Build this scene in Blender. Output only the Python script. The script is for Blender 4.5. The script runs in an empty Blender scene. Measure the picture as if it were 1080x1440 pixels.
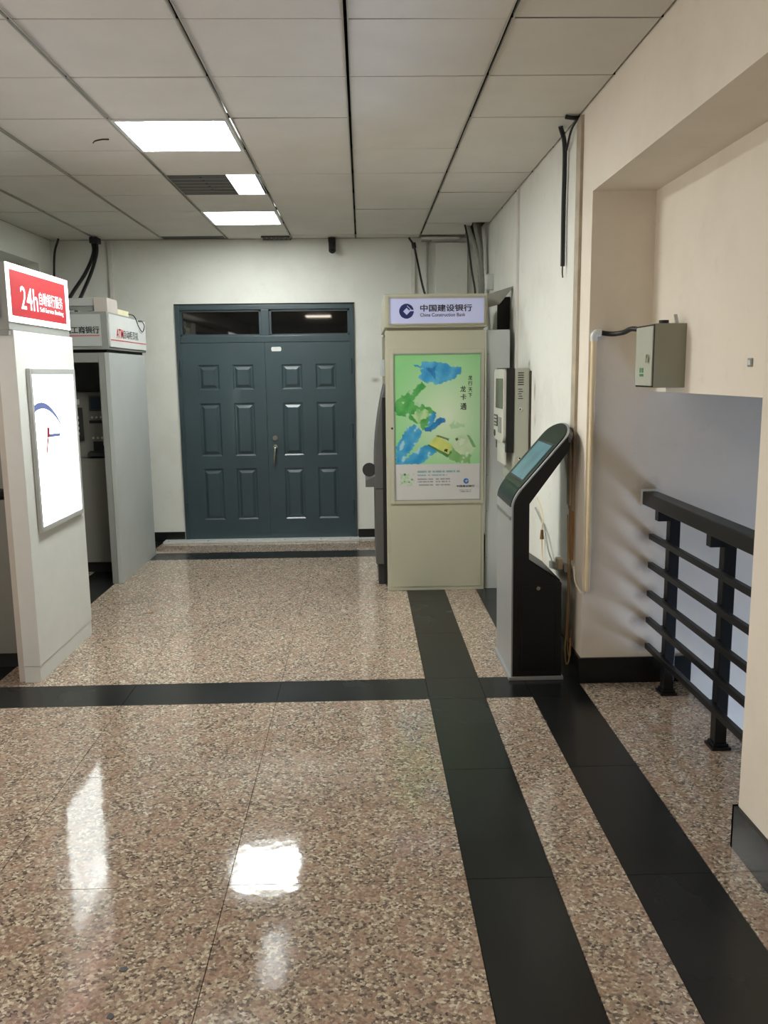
import bpy, bmesh, math, random
from mathutils import Vector, Matrix, noise
random.seed(7)
SC = bpy.context.scene
COL = SC.collection

# ------------------------------------------------------------------ camera
CAM_H = 1.6827
PITCH, YAW, ROLL, FPX = 0.16179, 0.023354, -0.012304, 1190.87
cy, sy, cp, sp = math.cos(YAW), math.sin(YAW), math.cos(PITCH), math.sin(PITCH)
fwd = Vector((sy*cp, cy*cp, -sp)); right = Vector((cy, -sy, 0)); up = right.cross(fwd)
cr, sr = math.cos(ROLL), math.sin(ROLL)
r2 = cr*right + sr*up; u2 = -sr*right + cr*up
cam = bpy.data.cameras.new('camera'); camo = bpy.data.objects.new('camera', cam); COL.objects.link(camo)
cam.sensor_fit = 'VERTICAL'; cam.sensor_height = 36; cam.sensor_width = 27; cam.lens = FPX/1440*36
cam.clip_start = 0.05
M4 = Matrix((r2, u2, -fwd)).transposed().to_4x4(); M4.translation = Vector((0, 0, CAM_H))
camo.matrix_world = M4
SC.camera = camo
# ------------------------------------------------------------------ world / exposure / lamp levels
w = bpy.data.worlds.new('world'); SC.world = w; w.use_nodes = True
w.node_tree.nodes['Background'].inputs[0].default_value = (0.75, 0.85, 1, 1)
w.node_tree.nodes['Background'].inputs[1].default_value = 0.15
SC.view_settings.view_transform = 'Standard'; SC.view_settings.look = 'None'
SC.view_settings.exposure = 0.12; SC.view_settings.gamma = 1.0; SC.view_settings.use_curve_mapping = False
L_P1, L_FAR, L_MID, L_NEAR = 62.0, 35.0, 5.0, 22.0      # ceiling panel radiance: two far panels, half panel, panels behind the camera
L_BOX, L_SIGN, L_WIN, L_FILL = 4.2, 1.1, 20.0, 2.7  # lightbox, sign, stairwell window, and the added fill window on the left

# ------------------------------------------------------------------ materials
def lin(c):
    f = lambda v: v/12.92 if v <= .04045 else ((v+.055)/1.055)**2.4
    return tuple(f(v/255) for v in c)
def nd(nt, typ, **kw):
    n = nt.nodes.new(typ)
    for k, v in kw.items():
        if k == 'ins':
            for kk, vv in v.items(): n.inputs[kk].default_value = vv
        else: setattr(n, k, v)
    return n
def mat(name, rgb, rough=.5, metal=0, var=.06, scale=6, bump=0, bscale=60, emit=0, spec=.5, coat=0, trans=0, ecol=None):
    m = bpy.data.materials.new(name); m.use_nodes = True; nt = m.node_tree; b = nt.nodes['Principled BSDF']
    c = lin(rgb); geo = nd(nt, 'ShaderNodeNewGeometry')
    nz = nd(nt, 'ShaderNodeTexNoise', ins={'Scale': scale, 'Detail': 5, 'Roughness': .6})
    nt.links.new(geo.outputs['Position'], nz.inputs['Vector'])
    rp = nd(nt, 'ShaderNodeValToRGB')
    rp.color_ramp.elements[0].position = .3; rp.color_ramp.elements[1].position = .7
    rp.color_ramp.elements[0].color = tuple(max(0, v*(1-var)) for v in c)+(1,)
    rp.color_ramp.elements[1].color = tuple(min(1, v*(1+var)) for v in c)+(1,)
    nt.links.new(nz.outputs['Fac'], rp.inputs['Fac']); nt.links.new(rp.outputs['Color'], b.inputs['Base Color'])
    b.inputs['Roughness'].default_value = rough; b.inputs['Metallic'].default_value = metal
    b.inputs['Specular IOR Level'].default_value = spec; b.inputs['Coat Weight'].default_value = coat
    b.inputs['Coat Roughness'].default_value = .05
    b.inputs['Transmission Weight'].default_value = trans
    if bump:
        n2 = nd(nt, 'ShaderNodeTexNoise', ins={'Scale': bscale, 'Detail': 4}); nt.links.new(geo.outputs['Position'], n2.inputs['Vector'])
        bp = nd(nt, 'ShaderNodeBump', ins={'Strength': bump, 'Distance': .01}); nt.links.new(n2.outputs['Fac'], bp.inputs['Height'])
        nt.links.new(bp.outputs['Normal'], b.inputs['Normal'])
    if emit:
        b.inputs['Emission Color'].default_value = (ecol or c)+(1,); b.inputs['Emission Strength'].default_value = emit
    return m

def wall_paint(name, rgb, grime=(150, 140, 125), amount=.35, spots=()):
    """plaster paint with broad patches, fine mottling and soot smudges at given spots"""
    m = bpy.data.materials.new(name); m.use_nodes = True; nt = m.node_tree; b = nt.nodes['Principled BSDF']; L = nt.links.new
    geo = nd(nt, 'ShaderNodeNewGeometry')
    n1 = nd(nt, 'ShaderNodeTexNoise', ins={'Scale': 1.7, 'Detail': 8, 'Roughness': .65})
    n2 = nd(nt, 'ShaderNodeTexNoise', ins={'Scale': 9, 'Detail': 8, 'Roughness': .7})
    for n in (n1, n2): L(geo.outputs['Position'], n.inputs['Vector'])
    r1 = nd(nt, 'ShaderNodeMapRange', ins={'From Min': .48, 'From Max': .8, 'To Max': amount}); L(n1.outputs['Fac'], r1.inputs['Value'])
    r2_ = nd(nt, 'ShaderNodeMapRange', ins={'From Min': .6, 'From Max': .8, 'To Max': amount}); L(n2.outputs['Fac'], r2_.inputs['Value'])
    ad = nd(nt, 'ShaderNodeMath', operation='ADD', use_clamp=True); L(r1.outputs[0], ad.inputs[0]); L(r2_.outputs[0], ad.inputs[1])
    mx = nd(nt, 'ShaderNodeMix', data_type='RGBA'); L(ad.outputs[0], mx.inputs['Factor'])
    mx.inputs['A'].default_value = lin(rgb)+(1,); mx.inputs['B'].default_value = lin(grime)+(1,)
    out = mx.outputs['Result']
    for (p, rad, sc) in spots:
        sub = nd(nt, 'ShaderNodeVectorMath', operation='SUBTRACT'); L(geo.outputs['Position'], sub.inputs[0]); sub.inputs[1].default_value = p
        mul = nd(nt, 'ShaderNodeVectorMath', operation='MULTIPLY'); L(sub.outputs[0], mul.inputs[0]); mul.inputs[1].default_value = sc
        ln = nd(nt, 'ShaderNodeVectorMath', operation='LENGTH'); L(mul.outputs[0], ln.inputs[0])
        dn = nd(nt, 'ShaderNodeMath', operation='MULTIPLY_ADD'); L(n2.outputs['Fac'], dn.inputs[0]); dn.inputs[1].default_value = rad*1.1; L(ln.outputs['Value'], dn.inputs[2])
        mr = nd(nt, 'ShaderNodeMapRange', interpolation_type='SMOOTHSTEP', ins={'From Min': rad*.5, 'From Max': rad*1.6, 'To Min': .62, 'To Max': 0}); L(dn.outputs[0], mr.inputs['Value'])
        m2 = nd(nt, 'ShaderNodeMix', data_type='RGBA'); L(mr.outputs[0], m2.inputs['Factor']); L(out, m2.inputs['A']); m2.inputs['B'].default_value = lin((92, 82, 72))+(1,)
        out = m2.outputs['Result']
    L(out, b.inputs['Base Color']); b.inputs['Roughness'].default_value = .75; b.inputs['Specular IOR Level'].default_value = .25
    bp = nd(nt, 'ShaderNodeBump', ins={'Strength': .12, 'Distance': .01}); L(n2.outputs['Fac'], bp.inputs['Height']); L(bp.outputs['Normal'], b.inputs['Normal'])
    return m

def granite(name):
    m = bpy.data.materials.new(name); m.use_nodes = True; nt = m.node_tree; b = nt.nodes['Principled BSDF']; L = nt.links.new
    geo = nd(nt, 'ShaderNodeNewGeometry')
    v1 = nd(nt, 'ShaderNodeTexVoronoi', ins={'Scale': 120.0, 'Randomness': 1.0})
    nw = nd(nt, 'ShaderNodeTexNoise', ins={'Scale': 160.0, 'Detail': 3}); L(geo.outputs['Position'], nw.inputs['Vector'])
    wv = nd(nt, 'ShaderNodeVectorMath', operation='MULTIPLY_ADD'); L(nw.outputs['Color'], wv.inputs[0]); wv.inputs[1].default_value = (.009, .009, .009); L(geo.outputs['Position'], wv.inputs[2])
    L(wv.outputs[0], v1.inputs['Vector'])
    sep = nd(nt, 'ShaderNodeSeparateColor'); L(v1.outputs['Color'], sep.inputs['Color'])
    r = nd(nt, 'ShaderNodeValToRGB'); e = r.color_ramp; e.interpolation = 'LINEAR'
    cols = [(0, (80, 72, 65)), (.14, (108, 96, 86)), (.34, (138, 121, 108)), (.58, (157, 138, 122)), (.78, (170, 156, 137)), (.95, (202, 192, 172))]
    e.elements[0].position = 0; e.elements[0].color = lin(cols[0][1])+(1,)
    e.elements[1].position = cols[1][0]; e.elements[1].color = lin(cols[1][1])+(1,)
    for p, c in cols[2:]:
        q = e.elements.new(p); q.color = lin(c)+(1,)
    L(sep.outputs['Red'], r.inputs['Fac'])
    v2 = nd(nt, 'ShaderNodeTexVoronoi', ins={'Scale': 28.0}); L(geo.outputs['Position'], v2.inputs['Vector'])
    s2 = nd(nt, 'ShaderNodeSeparateColor'); L(v2.outputs['Color'], s2.inputs['Color'])
    g = nd(nt, 'ShaderNodeMath', operation='GREATER_THAN', ins={1: .72}); L(s2.outputs['Green'], g.inputs[0])
    gm = nd(nt, 'ShaderNodeMath', operation='MULTIPLY', ins={1: .5}); L(g.outputs[0], gm.inputs[0])
    mx = nd(nt, 'ShaderNodeMix', data_type='RGBA'); L(gm.outputs[0], mx.inputs['Factor']); L(r.outputs['Color'], mx.inputs['A']); mx.inputs['B'].default_value = lin((158, 131, 115))+(1,)
    n = nd(nt, 'ShaderNodeTexNoise', ins={'Scale': 1.3, 'Detail': 4}); L(geo.outputs['Position'], n.inputs['Vector'])
    mr = nd(nt, 'ShaderNodeMapRange', ins={'From Min': .3, 'From Max': .7, 'To Min': .9, 'To Max': 1.08}); L(n.outputs['Fac'], mr.inputs['Value'])
    sc = nd(nt, 'ShaderNodeVectorMath', operation='SCALE'); L(mx.outputs['Result'], sc.inputs[0]); L(mr.outputs[0], sc.inputs['Scale'])
    L(sc.outputs[0], b.inputs['Base Color'])
    nr = nd(nt, 'ShaderNodeTexNoise', ins={'Scale': 3, 'Detail': 5}); L(geo.outputs['Position'], nr.inputs['Vector'])
    rr = nd(nt, 'ShaderNodeMapRange', ins={'From Min': .35, 'From Max': .7, 'To Min': .05, 'To Max': .11}); L(nr.outputs['Fac'], rr.inputs['Value'])
    L(rr.outputs[0], b.inputs['Roughness']); b.inputs['Specular IOR Level'].default_value = .6
    bp = nd(nt, 'ShaderNodeBump', ins={'Strength': .015, 'Distance': .01}); L(v2.outputs['Distance'], bp.inputs['Height']); L(bp.outputs['Normal'], b.inputs['Normal'])
    return m

def black_stone(name):
    m = bpy.data.materials.new(name); m.use_nodes = True; nt = m.node_tree; b = nt.nodes['Principled BSDF']; L = nt.links.new
    geo = nd(nt, 'ShaderNodeNewGeometry')
    n = nd(nt, 'ShaderNodeTexNoise', ins={'Scale': 1.4, 'Detail': 5, 'Roughness': .5, 'Distortion': 0.0}); L(geo.outputs['Position'], n.inputs['Vector'])
    r = nd(nt, 'ShaderNodeValToRGB'); r.color_ramp.elements[0].position = .35; r.color_ramp.elements[1].position = .72
    r.color_ramp.elements[0].color = lin((18, 19, 19))+(1,); r.color_ramp.elements[1].color = lin((34, 35, 34))+(1,)
    L(n.outputs['Fac'], r.inputs['Fac']); L(r.outputs['Color'], b.inputs['Base Color'])
    rr = nd(nt, 'ShaderNodeMapRange', ins={'From Min': .3, 'From Max': .7, 'To Min': .2, 'To Max': .3}); L(n.outputs['Fac'], rr.inputs['Value'])
    L(rr.outputs[0], b.inputs['Roughness']); b.inputs['Specular IOR Level'].default_value = .35
    return m

def vcol(name, rough=.35):
    m = bpy.data.materials.new(name); m.use_nodes = True; nt = m.node_tree; b = nt.nodes['Principled BSDF']
    a = nd(nt, 'ShaderNodeVertexColor'); a.layer_name = 'print'; nt.links.new(a.outputs['Color'], b.inputs['Base Color'])
    b.inputs['Roughness'].default_value = rough; b.inputs['Coat Weight'].default_value = .4; b.inputs['Coat Roughness'].default_value = .08
    return m

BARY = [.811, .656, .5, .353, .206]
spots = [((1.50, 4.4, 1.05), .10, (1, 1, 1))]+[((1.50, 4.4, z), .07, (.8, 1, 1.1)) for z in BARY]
M = dict(
    wall=wall_paint('wall_paint', (222, 222, 214), (176, 170, 158), .4, [((1.161, 5.74, 1.56), .05, (1, 1.3, .55)), ((1.161, 5.72, 1.36), .035, (1, 1.5, .5)), ((1.161, 5.95, 1.74), .05, (1, 1, 1.3))]),
    cream=wall_paint('cream_wall_paint', (228, 219, 205), (190, 178, 160), .3, spots),
    backw=wall_paint('back_wall_paint', (218, 218, 211), (170, 164, 152), .35, [((.13, 8.64, 1.62), .045, (.8, 1, 1.2))]),
    granite=granite('speckled_granite'), black=black_stone('black_stone'),
    grout=mat('grout', (70, 62, 54), .9), plenum=mat('plenum_dark', (24, 23, 22), .95),
    tile=mat('mineral_tile', (212, 208, 200), .9, var=.04, scale=3, bump=.08, bscale=180, spec=.2),
    tbar=mat('painted_steel_tee', (176, 172, 160), .5, .3), slab=mat('ceiling_slab', (205, 200, 190), .9),
    doorp=mat('door_paint', (54, 70, 76), .36, var=.1, scale=2.5, coat=.15), doord=mat('door_frame_paint', (53, 68, 74), .35, var=.1),
    glass=mat('dark_glass', (14, 15, 16), .03, spec=.8), blk=mat('black_metal', (20, 21, 22), .4, .2), blk2=mat('matte_black', (12, 12, 13), .6),
    chrome=mat('chrome', (205, 205, 200), .2, 1), alum=mat('brushed_aluminium', (170, 172, 170), .35, .9, var=.1, scale=40),
    white=mat('white_laminate', (214, 216, 214), .3, var=.03), offw=mat('offwhite_board', (190, 182, 174), .5, var=.05),
    greyp=mat('grey_laminate', (178, 182, 180), .38, var=.05, scale=2), greyd=mat('grey_trim', (140, 142, 138), .45),
    beige=mat('beige_steel', (172, 170, 150), .4, var=.04, scale=2), beiged=mat('beige_trim', (156, 152, 132), .45),
    atm=mat('charcoal_plastic', (86, 85, 83), .45, var=.05), atmd=mat('dark_plastic', (44, 45, 46), .45), atml=mat('pale_plastic', (200, 198, 188), .4),
    silver=mat('silver_paint', (168, 170, 172), .32, .45, var=.03), kblack=mat('kiosk_black', (14, 14, 14), .35, var=.2),
    kface=mat('dark_green_gloss', (26, 33, 29), .3, var=.1, spec=.12),
    screen=mat('kiosk_screen', (72, 106, 116), .3, var=.5, scale=7, emit=.1, ecol=lin((90, 150, 180))),
    box=mat('grey_green_steel', (142, 142, 126), .45, var=.04), boxd=mat('pale_grey_green_steel', (172, 174, 160), .42, var=.04),
    pvc=mat('cream_pvc', (224, 206, 170), .4), pvcg=mat('grey_pvc', (150, 150, 142), .5, var=.12, scale=14), trunk=mat('old_trunking', (172, 160, 140), .6, var=.2, scale=8),
    trunkw=mat('white_trunking', (206, 204, 196), .55, var=.08), wood=mat('bare_wood', (170, 128, 82), .6, var=.2, scale=14),
    cable=mat('black_rubber', (14, 14, 15), .5), cordy=mat('yellow_cord', (158, 122, 76), .5), cordw=mat('white_cord', (206, 196, 176), .5),
    red=mat('red_print', (158, 36, 44), .4, emit=.1, ecol=lin((226, 60, 72))), whitee=mat('lit_white_acrylic', (250, 250, 250), .4, var=0, emit=L_SIGN, ecol=(1, 1, 1)),
    boxlight=mat('lightbox_diffuser', (250, 250, 250), .3, var=0, emit=L_BOX, ecol=(.93, 1, .99)),
    lilac=mat('lit_lilac_acrylic', (176, 180, 214), .3, var=.02, emit=.12, ecol=lin((186, 190, 222))),
    purple=mat('lit_purple_acrylic', (170, 158, 200), .3, var=.02, emit=.2),
    navy=mat('navy_print', (22, 28, 92), .5), ink=mat('black_print', (26, 26, 30), .5), redink=mat('red_ink', (196, 50, 56), .5), greyink=mat('grey_ink', (70, 72, 76), .5),
    bluep=mat('blue_print', (40, 112, 176), .5), greenp=mat('green_print', (56, 120, 80), .5), arc=mat('slate_print', (96, 110, 160), .5, emit=.25),
    alu=mat('threshold_aluminium', (214, 216, 212), .4, .25, var=.12, scale=30), poster=vcol('poster_print'),
    lampF=mat('lamp_diffuser_cool', (255, 255, 255), .5, var=0, emit=L_FAR, ecol=(.95, 1, .97)),
    lampA=mat('lamp_diffuser_bright', (255, 255, 255), .5, var=0, emit=L_P1, ecol=(.97, 1, .95)),
    lampH=mat('lamp_diffuser_half', (255, 255, 255), .5, var=0, emit=L_MID, ecol=(.94, 1, 1)),
    lampN=mat('lamp_diffuser_warm', (255, 255, 255), .5, var=0, emit=L_NEAR, ecol=(1, .87, .71)),
    sky=mat('daylight_pane', (255, 255, 255), .5, var=0, emit=L_WIN, ecol=(.55, .71, 1)),
    fill_light=mat('fill_pane', (255, 255, 255), .5, var=0, emit=L_FILL, ecol=(1, .93, .85)),
    frame=mat('pale_aluminium', (196, 198, 196), .4, .4, var=.05),
    dwood=mat('dark_wood', (62, 50, 40), .6, var=.2, scale=14), atm2=mat('grey_machine', (124, 122, 116), .45, var=.05),
    mesh=mat('dark_mesh', (82, 80, 76), .7, var=.12, scale=60), yellowc=mat('cream_adapter', (216, 210, 176), .5), stairc=mat('stair_concrete', (96, 96, 98), .8),
    lcd=mat('grey_lcd', (92, 98, 92), .2), atmscr=mat('atm_screen', (36, 52, 66), .15), hole=mat('hole_dark', (30, 28, 26), .9), jewel=mat('amber_plug', (120, 84, 40), .5),
)

# ------------------------------------------------------------------ mesh helpers (world coordinates, re-based on the thing's origin)
ORG = {}
class MB:
    def __init__(s): s.v = []; s.f = []
    def add(s, vs, fs):
        o = len(s.v); s.v += [tuple(v) for v in vs]; s.f += [tuple(i+o for i in f) for f in fs]; return s
    def box(s, x0, x1, y0, y1, z0, z1):
        return s.add([(x0,y0,z0),(x1,y0,z0),(x1,y1,z0),(x0,y1,z0),(x0,y0,z1),(x1,y0,z1),(x1,y1,z1),(x0,y1,z1)],
                     [(0,3,2,1),(4,5,6,7),(0,1,5,4),(1,2,6,5),(2,3,7,6),(3,0,4,7)])
    def prism(s, poly, axis, a, b):
        """poly of 2D points extruded along axis: 'y' -> (x,z), 'x' -> (y,z), 'z' -> (x,y)"""
        P = {'y': lambda p, t: (p[0], t, p[1]), 'x': lambda p, t: (t, p[0], p[1]), 'z': lambda p, t: (p[0], p[1], t)}[axis]
        n = len(poly); vs = [P(p, a) for p in poly]+[P(p, b) for p in poly]
        return s.add(vs, [tuple(range(n))[::-1], tuple(range(n, 2*n))]+[(i, (i+1) % n, n+(i+1) % n, n+i) for i in range(n)])
    def cyl(s, p0, p1, r, n=16, r1=None):
        p0, p1 = Vector(p0), Vector(p1); d = (p1-p0).normalized(); a = d.orthogonal().normalized(); b = d.cross(a); r1 = r if r1 is None else r1
        vs = [p0+(a*math.cos(t)+b*math.sin(t))*r for t in [2*math.pi*i/n for i in range(n)]]+[p1+(a*math.cos(t)+b*math.sin(t))*r1 for t in [2*math.pi*i/n for i in range(n)]]
        return s.add(vs, [tuple(range(n))[::-1], tuple(range(n, 2*n))]+[(i, (i+1) % n, n+(i+1) % n, n+i) for i in range(n)])
    def tube(s, pts, r, n=10, sub=6, ribs=0):
        pts = [Vector(p) for p in pts]
        if sub > 1 and len(pts) > 2:
            q = []
            ext = [pts[0]*2-pts[1]]+pts+[pts[-1]*2-pts[-2]]
            for i in range(1, len(ext)-2):
                a, b, c, d = ext[i-1:i+3]
                for k in range(sub):
                    t = k/sub; q.append(.5*((2*b)+(c-a)*t+(2*a-5*b+4*c-d)*t*t+(-a+3*b-3*c+d)*t**3))
            q.append(pts[-1]); pts = q
        rings = []; a = None
        for i, p in enumerate(pts):
            d = (pts[min(i+1, len(pts)-1)]-pts[max(i-1, 0)]).normalized()
            a = (d.orthogonal() if a is None else a-d*a.dot(d)).normalized(); b = d.cross(a)
            rr = r*(1.12 if (ribs and i % 2) else 1)
            rings.append([p+(a*math.cos(2*math.pi*k/n)+b*math.sin(2*math.pi*k/n))*rr for k in range(n)])
        vs = [v for g in rings for v in g]; fs = [tuple(range(n))[::-1], tuple(range((len(rings)-1)*n, len(rings)*n))]
        for i in range(len(rings)-1):
            for k in range(n): fs.append((i*n+k, i*n+(k+1) % n, (i+1)*n+(k+1) % n, (i+1)*n+k))
        return s.add(vs, fs)
def obj(name, mb, m, parent=None, bevel=0, smooth=False, mesh=None):
    org = ORG.get(parent, Vector((0, 0, 0))) if parent else Vector((0, 0, 0))
    if mesh is None:
        mesh = bpy.data.meshes.new(name)
        mesh.from_pydata([tuple(Vector(v)-org) for v in mb.v], [], mb.f); mesh.materials.append(M[m] if isinstance(m, str) else m)
        bm = bmesh.new(); bm.from_mesh(mesh); bmesh.ops.recalc_face_normals(bm, faces=bm.faces)
        if bevel:
            bmesh.ops.bevel(bm, geom=[e for e in bm.edges if len(e.link_faces) == 2 and e.calc_face_angle(0) > .5], offset=bevel, segments=2, profile=.6, affect='EDGES')
        bm.to_mesh(mesh); bm.free()
        if smooth:
            for p in mesh.polygons: p.use_smooth = True
            try: mesh.set_sharp_from_angle(angle=.7)
            except Exception: pass
    o = bpy.data.objects.new(name, mesh); COL.objects.link(o)
    if parent: o.parent = parent; ORG[o] = org
    return o
def box(name, m, parent, x0, x1, y0, y1, z0, z1, bevel=0):
    return obj(name, MB().box(x0, x1, y0, y1, z0, z1), m, parent, bevel)
def thing(name, label, cat, loc, group=None):
    o = bpy.data.objects.new(name, None); o.empty_display_size = .1; COL.objects.link(o); o.location = loc; ORG[o] = Vector(loc)
    o['label'] = label; o['category'] = cat
    if group: o['group'] = group
    return o
def tag(o, label, cat, group=None):
    """one-mesh thing: move the origin to the base of the mesh"""
    if o.data:
        vs = [v.co for v in o.data.vertices]; c = Vector(((min(v.x for v in vs)+max(v.x for v in vs))/2, (min(v.y for v in vs)+max(v.y for v in vs))/2, min(v.z for v in vs)))
        o.data.transform(Matrix.Translation(-c)); o.location = c; ORG[o] = c
    o['label'] = label; o['category'] = cat
    if group: o['group'] = group
    return o
def struct(name, mb, m, label=None, bevel=0):
    o = obj(name, mb, m, None, bevel); o['kind'] = 'structure'
    if label: o['label'] = label
    return o
def structe(name, loc=(0, 0, 0), label=None):
    o = bpy.data.objects.new(name, None); COL.objects.link(o); o.location = loc; ORG[o] = Vector(loc); o['kind'] = 'structure'
    if label: o['label'] = label
    return o
def text(name, body, m, parent, origin, u, v, width=None, height=None, bold=0, depth=.0015, spacing=1.0):
    """lettering fitted into width x height, lower-left corner at origin, in directions u and v"""
    c = bpy.data.curves.new(name, 'FONT'); c.body = body; c.size = 1; c.offset = bold; c.space_character = spacing; c.resolution_u = 3
    t = bpy.data.objects.new(name, c); COL.objects.link(t); bpy.context.view_layer.update()
    me = bpy.data.meshes.new_from_object(t.evaluated_get(bpy.context.evaluated_depsgraph_get()))
    bpy.data.objects.remove(t)
    xs = [q.co.x for q in me.vertices]; ys = [q.co.y for q in me.vertices]; w0, h0 = max(xs)-min(xs), max(ys)-min(ys)
    sx = width/w0 if width else height/h0; sy_ = height/h0 if height else sx
    u, v = Vector(u), Vector(v); n = u.cross(v); org = ORG.get(parent, Vector((0, 0, 0)))
    mx, my = min(xs), min(ys)
    for q in me.vertices: q.co = Vector(origin)+u*((q.co.x-mx)*sx)+v*((q.co.y-my)*sy_)+n*depth-org
    me.materials.clear(); me.materials.append(M[m])
    o = bpy.data.objects.new(name, me); COL.objects.link(o); o.parent = parent; ORG[o] = org
    return o
def flat(name, polys, m, parent, origin, u, v, depth=.001):
    """flat printed shape(s): polygons in (u,v) metres, given a thin body"""
    u, v = Vector(u), Vector(v); n = u.cross(v); b = MB()
    for p in polys:
        k = len(p); vs = [Vector(origin)+u*a+v*c for a, c in p]+[Vector(origin)+u*a+v*c+n*depth for a, c in p]
        b.add(vs, [tuple(range(k))[::-1], tuple(range(k, 2*k))]+[(i, (i+1) % k, k+(i+1) % k, k+i) for i in range(k)])
    return obj(name, b, m, parent)

# ------------------------------------------------------------------ the setting
XR, YB, XL, ZC = 1.165, 8.64, -3.02, 3.0
YJ = 4.40                        # face of the far jamb of the stair opening
XU = 1.487                       # upper wall above the stair opening
XP, YP = 1.305, 2.755            # near pier face and its far edge
# floor
FX = [-3.02, -2.37, -2.07, -1.276, -.476, .324, .62, .867, 1.161, 1.77]
floor = struct('floor', MB().box(-3.6, 1.77, -6, 9.0, -.2, -.0125).box(-3.6, 1.77, -6, 1.008, -.0125, 0), 'grout')
tmesh = {}
def floor_tile(x0, x1, y0, y1, stone):
    gp = .0013; w_, d_ = x1-x0-2*gp, y1-y0-2*gp; k = (round(w_, 4), round(d_, 4), stone)
    nm = 'granite_tile' if stone == 'granite' else 'black_tile'
    if k not in tmesh:
        o = obj(nm, MB().box(-w_/2, w_/2, -d_/2, d_/2, -.012, 0), stone, None); tmesh[k] = o.data
    else:
        o = obj(nm, None, None, None, mesh=tmesh[k])
    o.parent = floor; o.location = ((x0+x1)/2, (y0+y1)/2, 0)
rows_near = [1.008, 1.808, 2.608, 3.408, 4.208]; rows_far = [4.512, 5.34, 6.14, 6.94, 7.74]
for i in range(9):
    x0, x1 = FX[i], FX[i+1]; st = 'black' if i in (1, 5, 7) else 'granite'
    if i == 8:
        for a, b in zip(rows_near[:-1], rows_near[1:]):
            floor_tile(x0, XP+.3 if b <= 2.61 else x1, a, b, 'granite')
        floor_tile(x0, x1, 4.208, 4.40, 'granite'); continue
    for a, b in zip(rows_near[:-1], rows_near[1:]): floor_tile(x0, x1, a, b, st)
    floor_tile(x0, x1, 4.208, 4.512, 'black')
    for a, b in zip(rows_far[:-1], rows_far[1:]): floor_tile(x0, x1, a, b, st)
    floor_tile(x0, x1, 7.74, 8.045, 'black'); floor_tile(x0, x1, 8.045, 8.6, st)
# walls
DX0, DX1, DZ = -1.842, -.076, 2.372
struct('wall_back', MB().box(-3.6, DX0, YB, YB+.3, 0, 3.2).box(DX1, 1.3, YB, YB+.3, 0, 3.2).box(DX0, DX1, YB, YB+.3, DZ, 3.2), 'backw')
struct('wall_right', MB().box(XR, 4.2, YJ, YB+.3, -2.6, 3.2), 'cream')
struct('wall_upper_right', MB().box(XU, XU+.22, YP-.3, YJ, 1.578, 2.57), 'cream')
struct('wall_near_right', MB().box(XP, 1.85, -6, YP, -2.6, 2.57), 'cream')
struct('trim_1', MB().box(XR, 1.85, -6, YJ, 2.57, 3.2), 'cream', 'deep beam spanning above the stair opening')
struct('wall_left', MB().box(-3.6, -3.37, -6, YB, 0, 2.745).box(-3.37, XL, 8.3, YB, 0, 2.745).box(-3.6, XL, -6, YB, 2.745, 3.2), 'wall')
struct('wall_front', MB().box(-3.6, 1.85, -6.2, -6, 0, 3.2), 'wall')
struct('wall_stairwell', MB().box(4.0, 4.2, .6, YJ, -2.6, 2.6).box(1.77, 4.2, .4, .6, -2.6, 2.6).box(1.709, 4.2, .4, YJ, 2.3, 2.6), 'stairc')
struct('floor_stairwell', MB().box(1.6, 4.2, .4, YJ+.1, -2.6, -2.4), 'stairc')
win = structe('window_1', (4.0, 3.4, -2.3), 'daylight window low in the stairwell')
obj('window_frame', MB().box(3.95, 4.0, 2.5, 4.3, -2.3, -2.2).box(3.95, 4.0, 2.5, 4.3, -.9, -.8).box(3.95, 4.0, 2.5, 2.6, -2.2, -.9).box(3.95, 4.0, 4.2, 4.3, -2.2, -.9).box(3.95, 4.0, 3.37, 3.43, -2.2, -.9), 'white', win)
box('pane', 'sky', win, 3.985, 3.995, 2.6, 3.37, -2.2, -.9); box('pane', 'sky', win, 3.985, 3.995, 3.43, 4.2, -2.2, -.9)
fill_light = structe('fill_window', (-3.37, 1.9, .8), 'added tall glowing window in the unseen left wall, lighting the right walls')  # added out of view as side light for the walls facing left
obj('window_frame', MB().box(-3.37, -3.33, .2, .28, .8, 2.7).box(-3.37, -3.33, 3.52, 3.6, .8, 2.7).box(-3.37, -3.33, .28, 3.52, .8, .88).box(-3.37, -3.33, .28, 3.52, 2.62, 2.7).box(-3.37, -3.33, 1.86, 1.94, .88, 2.62), 'white', fill_light)
box('pane', 'fill_light', fill_light, -3.365, -3.355, .28, 1.86, .88, 2.62); box('pane', 'fill_light', fill_light, -3.365, -3.355, 1.94, 3.52, .88, 2.62)
# baseboards
struct('baseboard_right', MB().box(XR-.012, 1.77, YJ-.014, YJ, 0, .143).box(XR-.012, XR, YJ, YB, 0, .143), 'black')
struct('baseboard_near_right', MB().box(XP-.016, XP, -6, YP+.012, 0, .16).box(XP-.016, XP+.3, YP, YP+.012, 0, .16), 'black')
struct('baseboard_back', MB().box(-3.02, DX0-.01, YB-.014, YB, 0, .1).box(DX1+.01, XR, YB-.014, YB, 0, .1), 'black')
# the face of the right wall beyond the trunking is a separate coat of white paint
struct('wall_right_plaster', MB().box(XR-.004, XR, 4.69, YB, .143, 3.0), 'wall')

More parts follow.
